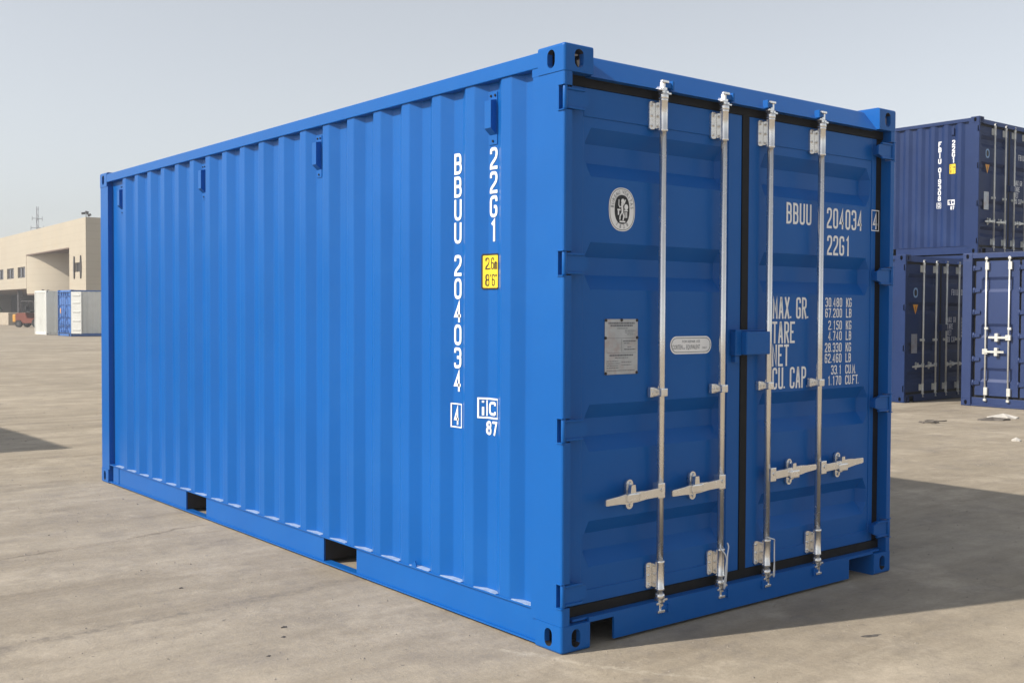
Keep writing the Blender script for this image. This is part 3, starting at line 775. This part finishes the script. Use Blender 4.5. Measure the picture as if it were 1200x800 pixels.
# seal wires twisted round the second and third rods
def seal_wire(x, s, parent):
    b = NB(); pts = [(x-.027, -.004, .345), (x-.030, -.012, .325), (x-.014, -.024, .300), (x-.004, -.026, .270), (x-.008, -.025, .230), (x-.012, -.026, .190), (x-.016, -.022, .150), (x-.010, -.018, .130), (x-.004, -.020, .150), (x-.001, -.024, .200), (x+.002, -.025, .260), (x+.004, -.025, .296), (x+.028, -.010, .325), (x+.026, -.004, .345)]
    if s < 0: pts = [(x-.024, -.006, .335), (x-.008, -.020, .328), (x+.014, -.022, .320), (x+.026, -.012, .305), (x+.029, -.010, .270), (x+.027, -.012, .220), (x+.029, -.012, .170), (x+.031, -.010, .140), (x+.024, -.012, .130), (x+.020, -.014, .150), (x+.025, -.014, .200)]
    sm = []
    for i in range(len(pts)-1):
        p0, p1, p2, p3 = [Vector(pts[min(max(i+k, 0), len(pts)-1)]) for k in (-1, 0, 1, 2)]
        for q in range(4):
            t_ = q/4; sm.append(.5*((2*p1)+(-p0+p2)*t_+(2*p0-5*p1+4*p2-p3)*t_*t_+(-p0+3*p1-3*p2+p3)*t_**3))
    tube(b, sm+[Vector(pts[-1])], .0035, 6); return obj('seal_wire', b, M_['cable'], parent)
seal_wire(RODS[1], 1, L0); seal_wire(RODS[2], -1, R0)

# ================================================================== stacked navy containers behind, right
GRP = 'dark navy containers stacked behind the blue one'
def far_marks(t, mats_owner='FBIU', num='019308', chk='0'):
    b = NB(); side_text(b, mats_owner, .8405, 2.20, .066, .098, .020, .1105); side_text(b, num, .839, 1.70, .066, .098, .020, .1105)
    glyph(b, chk, -.872, .93, .052, .075, .012, sP); rect_outline(b, -.892, -.80, .91, 1.02, .008, sP)
    side_text(b, '22G1', .553, 2.20, .066, .101, .020, .1105)
    rect_outline(b, -.645, -.510, .96, 1.06, .014, sP); glyph(b, 'i', -.635, .975, .03, .07, .013, sP); glyph(b, 'c', -.588, .975, .06, .10, .014, sP)
    for i, ch in enumerate('87'): glyph(b, ch, -.600+.044*i, .87, .036, .07, .013, sP)
    obj('side_lettering', drape(b), M_['white'], t); side_sticker(t, .495, .63, 1.55, 1.75)
    L, Rr = door_of(t, 0), door_of(t, 1)
    surveyor_badge(L, .42, 1.93, .075, .09, False)
    for o in [o for o in bpy.data.objects if o.parent == L and o.name.startswith('inspection_badge')]:
        o.data.materials[0] = M_['paleblue']
    b = NB(); P = flat_P(.0627); disc(b, [(.34, 1.72), (.50, 1.72), (.42, 1.545)], P); w_ = obj('warning_sticker', b, M_['orange'], L)
    b = NB(); ribbon(b, [(.42, 1.69), (.42, 1.62)], .012, False, P, .0006); obj('sticker_print', b, M_['black'], w_)
    b = NB(); box(b, .30, .48, .0590, .0632, .86, 1.20) ; obj('data_plate', b, M_['plate'], L)
    b = NB()
    write(b, mats_owner, 1.60, 1.90, .045, .11, .013, .056, FP); write(b, num, 1.93, 1.90, .045, .11, .013, .056, FP)
    for i, s in enumerate(('30480', '67200', '2200', '4850', '28280', '62350')): write(b, s, 1.95, 1.44-.062*i, .026, .045, .008, .034, FP)
    for i, s in enumerate(('MAX GR', 'TARE', 'NET', 'CU CAP')): write(b, s, 1.47, 1.40-.12*i, .04, .10, .012, .052, FP)
    obj('door_lettering', b, M_['white'], Rr)
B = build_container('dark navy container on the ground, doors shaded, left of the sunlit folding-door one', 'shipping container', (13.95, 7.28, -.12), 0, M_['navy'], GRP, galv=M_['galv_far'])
far_marks(B)
A = dup(B, 'dark navy container on the top level with white letters down its sunlit side', (16.42, 7.33, 2.571), 0, 'shipping container')
D_ = dup(B, 'dark navy container underneath the top one, hidden behind its neighbours', (16.42, 7.33, -.020), 0, 'shipping container')
for k, y in enumerate((7.5, 13.2)):
    b = NB(); box(b, 16.45, 18.82, y-.11, y+.11, -.121, -.021, .008, 1); tag(obj('timber_sleeper', b, M_['timber']), ['squared timber sleeper under the front end of the lower navy container', 'squared timber sleeper under the rear end of the lower navy container'][k], 'timber beam', 'sleepers under the stack')

# the side-opening container: long side with folding doors towards the camera
def side_door_container():
    p = M_['navy2']; G = M_['galv_far']
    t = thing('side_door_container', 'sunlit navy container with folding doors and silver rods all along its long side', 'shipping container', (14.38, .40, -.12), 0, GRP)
    for fx in (0, 1):
        for fy in (0, 1):
            for fz in (0, 1):
                b = CAST.copy()
                for v in b.verts:
                    if fx: v.co.x = CW-v.co.x
                    if fy: v.co.y = CL-v.co.y
                    if fz: v.co.z = CH-v.co.z
                if (fx+fy+fz) % 2: bmesh.ops.reverse_faces(b, faces=b.faces[:])
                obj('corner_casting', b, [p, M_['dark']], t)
            b = NB(); x0, x1 = (.003, .16) if not fx else (CW-.16, CW-.003); y0, y1 = (.003, .176) if not fy else (CL-.176, CL-.003)
            box(b, x0, x1, y0, y1, .1185, 2.4725, .006); obj('corner_post', b, p, t)
    b = NB(); box(b, .004, .10, .18, CL-.18, 2.50, 2.585, .004); box(b, CW-.10, CW-.004, .18, CL-.18, 2.50, 2.585, .004); obj('top_rail', b, p, t)
    b = NB(); box(b, .030, .10, .18, CL-.18, .030, .150, .003); box(b, .008, .10, .18, CL-.18, .006, .028, .003); box(b, CW-.10, CW-.008, .18, CL-.18, .012, .15, .004); obj('bottom_rail', b, p, t)
    b = NB(); box(b, .11, CW-.11, .02, CL-.02, 2.55, 2.572); obj('roof', b, p, t)
    b = NB(); box(b, .11, CW-.11, .02, CL-.02, .12, .148); obj('floor', b, M_['dark'], t)
    for y in (.05, CL-.06):
        b = NB(); box(b, .162, CW-.162, y, y+.012, .15, 2.55); obj('end_wall', b, p, t)
    b = NB(); box(b, CW-.055, CW-.045, .18, CL-.18, .15, 2.50); obj('side_wall', b, p, t)
    b = NB(); box(b, .075, .085, .178, CL-.178, .150, 2.499); obj('door_seal', b, M_['rubber'], t)
    n = 7; w_ = (CL-.36-.10)/n
    for k in range(n):
        ya = CL-.23-k*w_; yb = ya-w_+.035       # runs towards the camera side
        # leaf: border and three pressings, modelled in (s = ya - y)
        b = NB(); Wd = ya-yb; zs = [.19]
        for a in ((.42, .66), (1.16, 1.40), (1.93, 2.18)): zs += [a[0], a[0]+.05, a[1]-.05, a[1]]
        zs.append(2.45); ss = [0, .10, .13, Wd-.13, Wd-.10, Wd]
        V = [[b.verts.new((.040+(.030 if i in (2, 3) and (j-1) % 4 in (1, 2) and 0 < j < len(zs)-1 else 0), ya-s_, z_)) for j, z_ in enumerate(zs)] for i, s_ in enumerate(ss)]
        for i in range(5):
            for j in range(len(zs)-1):
                q = [V[i][j], V[i+1][j], V[i+1][j+1], V[i][j+1]]; b.faces.new(q[:3]); b.faces.new((q[0], q[2], q[3]))
        bmesh.ops.recalc_face_normals(b, faces=b.faces[:])
        d = obj('folding_door', b, p, t)
        for hz_ in (2.33, 1.96, 1.59, 1.20, .80, .40):
            b = NB(); prism(b, [(ya+.045, hz_-.04), (ya-.09, hz_-.025), (ya-.09, hz_+.025), (ya+.045, hz_+.04)], 0, .012, .026)
            lathe_z(b, .014, ya+.018, [(hz_-.05, .014), (hz_+.05, .014)], 10); obj('hinge', b, p, d)
        if k % 2 == 0:
            for r2, s_ in enumerate((.20, Wd-.16)):
                y = ya-s_; b = NB(); lathe_z(b, .010, y, [(.115, .0145), (2.52, .0145)], 12); obj('locking_rod', b, G, d)
                for z_ in (.20, 1.30, 2.30):
                    b = NB(); box(b, -.006, .039, y-.045, y+.018, z_, z_+(.04 if z_ == 1.3 else .13), .003, 1); obj('rod_bearing', b, G, d)
                for z_ in (.10, 2.47):
                    b = NB(); box(b, -.012, .03, y-.03, y+.02, z_, z_+.04, .004, 1); obj('cam', b, G, d)
                z_ = (.93, 1.17)[r2]; s2 = (-1, 1)[r2]
                b = NB(); box(b, -.026, -.012, min(y, y+s2*.34), max(y, y+s2*.34), z_-.018, z_+.018, .003, 1); box(b, -.02, .02, y-.045, y+.045, z_-.045, z_+.045, .004, 1)
                box(b, -.03, .039, y+s2*.20-.03, y+s2*.20+.03, z_-.07, z_+.07, .006, 1); obj('handle', b, G, d)
    return t
side_door_container()

# ================================================================== container off to the left whose shadow reaches the picture
E_ = dup(B, 'dark navy container standing alone left of the blue one, its shadow crossing the yard', (-5.08, 9.48, -.02), 0, 'shipping container')
E_['group'] = GRP
del E_['group']

# ================================================================== far left: white and blue containers in front of the building
C1 = build_container('white container on the far side of the yard, its bare end in full sun', 'shipping container', (0, 0, 0), 0, M_['whitepaint'], galv=M_['whitepaint'])
# its closed end faces -x
C1.rotation_euler = (0, 0, R(90)); C1.location = (21.21, 64.51, -.12)
C2 = dup(C1, 'mid-blue container across the yard with its white door leaf standing open', (15.35, 62.9, -.12), R(-90), 'shipping container')
def repaint(t, old, new):
    def rec(p):
        for ch in [o for o in list(bpy.data.objects) if o.parent == p]:
            if ch.data and ch.data.materials and ch.data.materials[0] == old:
                ch.data = ch.data.copy(); ch.data.materials[0] = new
            rec(ch)
    rec(t)
repaint(C2, M_['whitepaint'], M_['lightblue'])
for ch in [o for o in bpy.data.objects if o.parent == C2 and o.name.split('.')[0] == 'side_wall']:
    ch.data = ch.data.copy(); ch.data.materials[0] = M_['whitepaint']
b = NB(); disc(b, [(.26, 1.28), (.42, 1.28), (.42, 1.56), (.26, 1.56)], flat_P(.054)); obj('warning_sticker', b, M_['orange'], door_of(C2, 0))

# ================================================================== the cream building
BD = thing('warehouse_building', 'long cream warehouse with a curved recess and an open loading bay beyond the yard', 'building', (21.97, 79.79, -.12), -math.atan2(math.sin(R(2.827)), math.cos(R(2.827))))
# local axes: +y along the front (away from the camera), +x into the building
cr = M_['cream']; HT = 8.19
b = NB()
def wallrect(b, y0, y1, z0, z1, x0=0., x1=.35): box(b, x0, x1, y0, y1, z0, z1)
wallrect(b, 0, 1.38, 0, HT); wallrect(b, 1.38, 3.11, 0, 4.27); wallrect(b, 1.38, 3.11, 4.96, HT); wallrect(b, 3.11, 4.87, 0, HT)
wallrect(b, 4.87, 75, 6.20, HT)
wallrect(b, 20.0, 75, 3.25, 4.22); wallrect(b, 20.0, 75, 5.18, 6.20)
ys = [20.0]; wins = []
y = 20.48
while y < 72: wins.append((y, y+3.1)); y += 4.75
prev = 20.0
for a, c in wins: wallrect(b, prev, a, 4.22, 5.18); prev = c
wallrect(b, prev, 75, 4.22, 5.18)
box(b, .351, 30, 0, .35, 0, HT-.004); box(b, 29.7, 30, .36, 75, 0, HT-.01); box(b, .4, 29.6, 74.6, 75, 0, HT-.01)
box(b, .36, 29.6, .36, 74.5, HT-.55, HT-.35)
obj('wall', b, cr, BD)
b = NB(); pts = []
for k in range(25):
    th = k/24*math.pi/2; y = 20-7*math.sin(th); x = 7*(1-math.cos(th)); pts.append((x+.02, y))
pts[-1] = (7.02, 4.9)
A1 = [b.verts.new((p[0], p[1], 2.8)) for p in pts]; A2 = [b.verts.new((p[0], p[1], 6.4)) for p in pts]
for i in range(24): f = b.faces.new((A1[i], A2[i], A2[i+1], A1[i+1])); f.smooth = True
obj('curved_wall', b, cr, BD)
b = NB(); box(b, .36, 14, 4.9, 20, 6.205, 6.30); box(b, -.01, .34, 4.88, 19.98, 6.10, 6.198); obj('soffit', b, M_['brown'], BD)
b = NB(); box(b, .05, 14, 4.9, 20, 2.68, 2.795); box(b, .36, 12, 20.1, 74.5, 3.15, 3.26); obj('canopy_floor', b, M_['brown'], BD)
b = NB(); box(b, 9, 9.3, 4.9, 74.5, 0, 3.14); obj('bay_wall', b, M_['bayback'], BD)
for y in range(26, 74, 12):
    b = NB(); box(b, .5, .85, y, y+.35, 0, 3.14); obj('column', b, M_['bayback'], BD)
for k, y in enumerate(range(21, 73, 2)):
    b = NB(); box(b, 8.7, 8.98, y, y+.9, .9, 2.2); 
    if k < 16: obj('bay_window', b, M_['glass'], BD)
    else: b.free()
for a, c in wins:
    b = NB(); box(b, .12, .16, a, c, 4.22, 5.18); o = obj('window', b, M_['glass'], BD)
    b = NB(); box(b, .06, .115, a, c, 4.225, 4.29); box(b, .06, .115, a, c, 5.11, 5.175); box(b, .06, .115, (a+c)/2-.04, (a+c)/2+.04, 4.30, 5.10); obj('window_frame', b, M_['darkframe'], o)
# barred opening in the end pier with its two curved side blades
b = NB(); box(b, .15, .18, 1.38, 3.11, 4.27, 4.96); g = obj('window', b, M_['glass'], BD)
b = NB()
for k in range(4): box(b, .04, .10, 1.40+k*.44, 1.52+k*.44, 4.28, 4.95)
obj('window_bars', b, M_['darkframe'], g)
for y, s in ((1.28, 1), (3.21, -1)):
    b = NB(); prism(b, [(y+s*.02, 3.75), (y+s*.10, 4.2), (y+s*.12, 4.6), (y+s*.10, 5.0), (y+s*.02, 5.45), (y-s*.08, 5.0), (y-s*.12, 4.6), (y-s*.08, 4.2)], 0, -.10, -.002); obj('window_blade', b, M_['darkframe'], BD)
# roof-edge floodlights
FLp = thing('floodlight', 'cluster of small floodlights on the front corner of the cream roof', 'floodlight', tuple(Vector((21.97, 79.79, 8.07))), 0)
b = NB(); tube(b, [(.1, .1, -.05), (.1, .1, .42)], .05, 8); tube(b, [(-.3, .1, .40), (.5, .1, .40)], .04, 8); obj('bracket', b, M_['darkframe'], FLp)
for x, z, a in ((-.35, .45, .2), (.15, .62, -.3), (.5, .25, .5)):
    b = NB(); box(b, -.24, .24, -.16, .16, -.17, .17, .05)
    for v in b.verts:
        c_, s_ = math.cos(a), math.sin(a); vx, vz = v.co.x, v.co.z; v.co.x = vx*c_-vz*s_+x; v.co.z = vx*s_+vz*c_+z; v.co.y -= .1
    obj('lamp_head', b, M_['darkframe'], FLp)
FLp.scale = (.5, .5, .5); FLp.location.z = 8.09
# loading-bay plinth, shrub, forklift
b = NB(); box(b, 22.6, 25.2, 104.5, 110.2, -.121, 1.0, .02); tag(obj('loading_dock', b, M_['concrete']), 'low cream concrete dock wall in front of the dark loading bay', 'loading dock')
sh = thing('shrub', 'green shrub beside the loading dock at the left edge', 'shrub', (22.8, 112.6, -.12))
b = NB(); rnd = random.Random(5)
for _ in range(900):
    a, e = rnd.uniform(0, 6.28), rnd.uniform(-.3, 1.5); r0 = rnd.uniform(.4, 1.)**.5*(1+.25*math.sin(3*a))
    c_ = Vector((math.cos(a)*math.cos(e)*1.1, math.sin(a)*math.cos(e)*1.1, .95+math.sin(e)*1.0))*r0
    n_ = Vector((rnd.gauss(0, 1), rnd.gauss(0, 1), rnd.gauss(0, 1))).normalized(); q = n_.orthogonal().normalized()*.11; s_ = n_.cross(q)*.6
    quad(b, c_-q, c_-s_, c_+q, c_+s_)
obj('foliage', b, M_['leaf'], sh); b = NB(); tube(b, [(0, 0, 0), (.03, 0, .5), (.1, .05, 1.1)], [.06, .05, .02], 8); tube(b, [(0, 0, .3), (-.2, .1, 1.0)], [.04, .02], 6); obj('stem', b, M_['bark'], sh)

fk = thing('forklift', 'orange-red forklift truck parked side-on in front of the loading bay', 'forklift', (21.55, 92.1, -.12), R(-50))
FK = M_['fork']; b = NB()
prism(b, [(-1.25, .45), (-1.30, .95), (-1.15, 1.15), (-.35, 1.18), (-.2, .75), (.45, .70), (.75, .95), (.95, .95), (.95, .35), (-.9, .30)], 1, -.52, .52)
bmesh.ops.bevel(b, geom=b.edges[:], offset=.03, segments=2, affect='EDGES'); obj('body', b, FK, fk)
b = NB(); box(b, -1.55, -1.26, -.50, .50, .42, 1.05, .06); obj('counterweight', b, M_['forkyellow'], fk)
b = NB(); box(b, -.55, -.15, -.25, .25, 1.19, 1.30, .03); box(b, -.62, -.5, -.25, .25, 1.30, 1.75, .04); obj('seat', b, M_['seat'], fk)
b = NB()
for s in (-.46, .46):
    tube(b, [(.62, s, .95), (.30, s, 2.10), (-.75, s, 2.10), (-.95, s, 1.1)], .035, 8)
for k in range(5): tube(b, [(.25-k*.24, -.46, 2.11), (.25-k*.24, .46, 2.11)], .02, 6)
obj('overhead_guard', b, M_['darkframe'], fk)
b = NB()
for s in (-.36, .30): box(b, 1.00, 1.16, s, s+.08, .10, 3.05)
for z in (.35, 1.5, 2.9): box(b, 1.03, 1.12, -.28, .30, z, z+.09)
obj('mast', b, M_['darkframe'], fk)
b = NB(); box(b, 1.17, 1.22, -.5, .5, .12, .55)
for s in (-.35, .23): box(b, 1.22, 2.25, s, s+.12, .10, .15)
obj('fork', b, M_['darkframe'], fk)
for x, r0 in ((.62, .36), (-.95, .29)):
    for s in (-.62, .42):
        b = NB(); n = 20; prism(b, [(x+r0*math.cos(2*math.pi*k/n), r0+r0*math.sin(2*math.pi*k/n)) for k in range(n)], 1, s, s+.20); o = obj('wheel', b, M_['tyre'], fk)
        b = NB(); prism(b, [(x+r0*.5*math.cos(2*math.pi*k/n), r0+r0*.5*math.sin(2*math.pi*k/n)) for k in range(n)], 1, s-.01, s+.21); obj('rim', b, M_['darkframe'], o)
b = NB(); tube(b, [(.55, 0, .95), (.30, 0, 1.30)], .02, 6); tube(b, [(.30+.17*math.sin(a)*.4, .17*math.cos(a), 1.30+.17*math.sin(a)*.9) for a in [k*2*math.pi/16 for k in range(17)]], .015, 6, False); obj('steering_wheel', b, M_['darkframe'], fk)

# far dull-red roof and the lattice mast behind the warehouse
rf = thing('far_warehouse', 'low building with a dull red roof showing over the left end of the cream one', 'building', (34, 150, -.12))
b = NB(); box(b, 0, 40, 10, 70, 0, 9.6); obj('wall', b, M_['cream'], rf)
b = NB(); prism(b, [(8, 9.61), (40, 12.4), (72, 9.61)], 0, -1, 41); obj('roof', b, M_['redroof'], rf)
ms = thing('radio_mast', 'thin lattice mast with two cross arms rising behind the cream roof', 'mast', (36.2, 150, -.12))
ms.location = (35.9, 146, -.12)
b = NB()
for x, y in ((-.22, -.22), (.22, -.22), (0, .25)): tube(b, [(x, y, 0), (x*.5, y*.5, 14.4)], .035, 5)
for k in range(22):
    z = k*.65; f_k = 1-z/28.8; q = .22*f_k; s_ = 1 if k % 2 else -1
    tube(b, [(-q*s_, -q, z), (q*s_, -q, z+.65)], .018, 4); tube(b, [(-q*s_, -q, z), (0, .25*f_k, z+.65)], .018, 4)
obj('lattice', b, M_['mast'], ms)
for z, w_ in ((11.7, .75), (12.9, .6)):
    b = NB(); tube(b, [(-w_, 0, z), (w_, 0, z)], .04, 6)
    for s in (-w_, 0, w_): tube(b, [(s, 0, z-.28), (s, 0, z+.28)], .035, 6)
    obj('cross_arm', b, M_['mast'], ms)

# ================================================================== litter and stones on the ground
def flake(cx, cy, sx, sy, h, n, seed, mname, ang=0):
    rnd = random.Random(seed); b = NB(); c_ = b.verts.new((0, 0, h)); ring = []
    for k in range(n):
        a = 2*math.pi*k/n; q = rnd.uniform(.55, 1.1); x = sx*q*math.cos(a); y = sy*q*math.sin(a)
        ring.append(b.verts.new((x*math.cos(ang)-y*math.sin(ang), x*math.sin(ang)+y*math.cos(ang), rnd.uniform(-.002, h*.5))))
    low = [b.verts.new((v.co.x*1.02, v.co.y*1.02, -.01)) for v in ring]
    for k in range(n): b.faces.new((c_, ring[k], ring[(k+1) % n])); b.faces.new((ring[k], low[k], low[(k+1) % n], ring[(k+1) % n]))
    bmesh.ops.recalc_face_normals(b, faces=b.faces[:])
    return b
def put(name, b, m, x, y, label, cat, group=None):
    o = obj(name, b, m); o.location = (x, y, gz(x, y)+.002); return tag(o, label, cat, group)
put('rag', flake(0, 0, .26, .12, .05, 13, 2, '', -.6), M_['litterdark'], 12.2, 4.7, 'crumpled dark rag on sunlit ground in front of the folding-door container', 'rag')
put('plastic_sheet', flake(0, 0, .30, .16, .07, 15, 4, '', -.5), M_['litter'], 12.75, 4.82, 'scrap of white plastic sheet lying just right of the dark rag', 'litter')
put('plastic_scrap', flake(0, 0, .10, .06, .04, 9, 6, '', .2), M_['litter'], 9.25, 2.8, 'small white plastic scrap near the right edge of the sunlit ground', 'litter')
b = NB()
for q in range(3): tube(b, [(.02*q+.34*(k/14-.5)+.04*math.sin(k*1.3+q), .10*math.sin(k*.55+q*1.7), .012+.006*q) for k in range(15)], .009, 5)
put('strapping_band', b, M_['litterdark'], 10.8, 4.85, 'tangle of dark strapping band on the ground before the lower navy container', 'strapping')
for x, y, s_, n_, l in ((-.73, 1.12, .020, 9, 'small dark stone lying nearest the near fork pocket'), (-.83, 2.11, .017, 8, 'small dark stone left of the near fork pocket, out on the open ground'), (-.80, .98, .016, 7, 'dark chip of stone touching the foreground pair'), (-.97, .77, .013, 7, 'tiny dark stone lowest in the foreground'), (.18, 5.32, .016, 8, 'small dark stone left of the far bottom corner'), (-1.35, .2, .012, 7, 'dark grit speck at the very bottom left of the corner casting')):
    put('stone', flake(0, 0, s_*.85, s_*.55, s_*.3, n_, int(x*100) % 97, ''), M_['stonedark'], x, y, l, 'stone', 'loose stones on the yard')
put('tar_patch', flake(0, 0, .055, .018, .003, 11, 22, '', -.3), M_['stonedark'], 1.28, -.66, 'small dark tar patch on the sunlit ground below the door shadow', 'tar patch')
# grit: countless tiny stones strewn over the yard
b = NB(); rnd = random.Random(11)
for _ in range(2600):
    d = 1.2+rnd.random()**1.6*22; a = R(rnd.uniform(8, 80)); x = -3+d*math.sin(a); y = -3.5+d*math.cos(a)
    if -.05 < x < 2.5 and -.05 < y < 6.1: continue
    r0 = rnd.uniform(.0022, .0065)*(1+d/14); z = gz(x, y)
    top = b.verts.new((x+rnd.gauss(0, r0*.2), y+rnd.gauss(0, r0*.2), z+r0*rnd.uniform(.5, .9))); ring = [b.verts.new((x+r0*rnd.uniform(.7, 1.3)*math.cos(k*1.2566), y+r0*rnd.uniform(.7, 1.3)*math.sin(k*1.2566), z-.001)) for k in range(5)]
    for k in range(5): b.faces.new((top, ring[k], ring[(k+1) % 5]))
o = obj('grit', b, M_['stone'], kind='stuff')

# white inner face of the blue far container's small open door leaf
b = NB(); ca, sa = math.cos(R(50)), math.sin(R(50))
box(b, 0, .62, 0, .04, .16, 2.48, .005)
for z in (.35, .85, 1.35, 1.85, 2.25): box(b, .08, .54, -.025, -.001, z, z+.05)
for v in b.verts:    # local frame of the container: local -y is world -x, local +x is world -y
    u, q = v.co.x, v.co.y; wx_, wy_ = u*ca+q*sa, -u*sa+q*ca
    v.co.x = CW+.02-wy_; v.co.y = .02+wx_
obj('open_door', b, M_['whitepaint'], C2)

# ================================================================== air
hm = bpy.data.materials.new('haze_air'); hm.use_nodes = True; n = hm.node_tree.nodes; n.clear()
pv = n.new('ShaderNodeVolumePrincipled'); pv.inputs['Color'].default_value = (.86, .88, .92, 1); pv.inputs['Density'].default_value = .0018; pv.inputs['Anisotropy'].default_value = .3
ou = n.new('ShaderNodeOutputMaterial'); hm.node_tree.links.new(pv.outputs[0], ou.inputs['Volume'])
b = NB(); box(b, -620, 620, -620, 620, -1.2, 16); obj('haze', b, hm, kind='stuff')
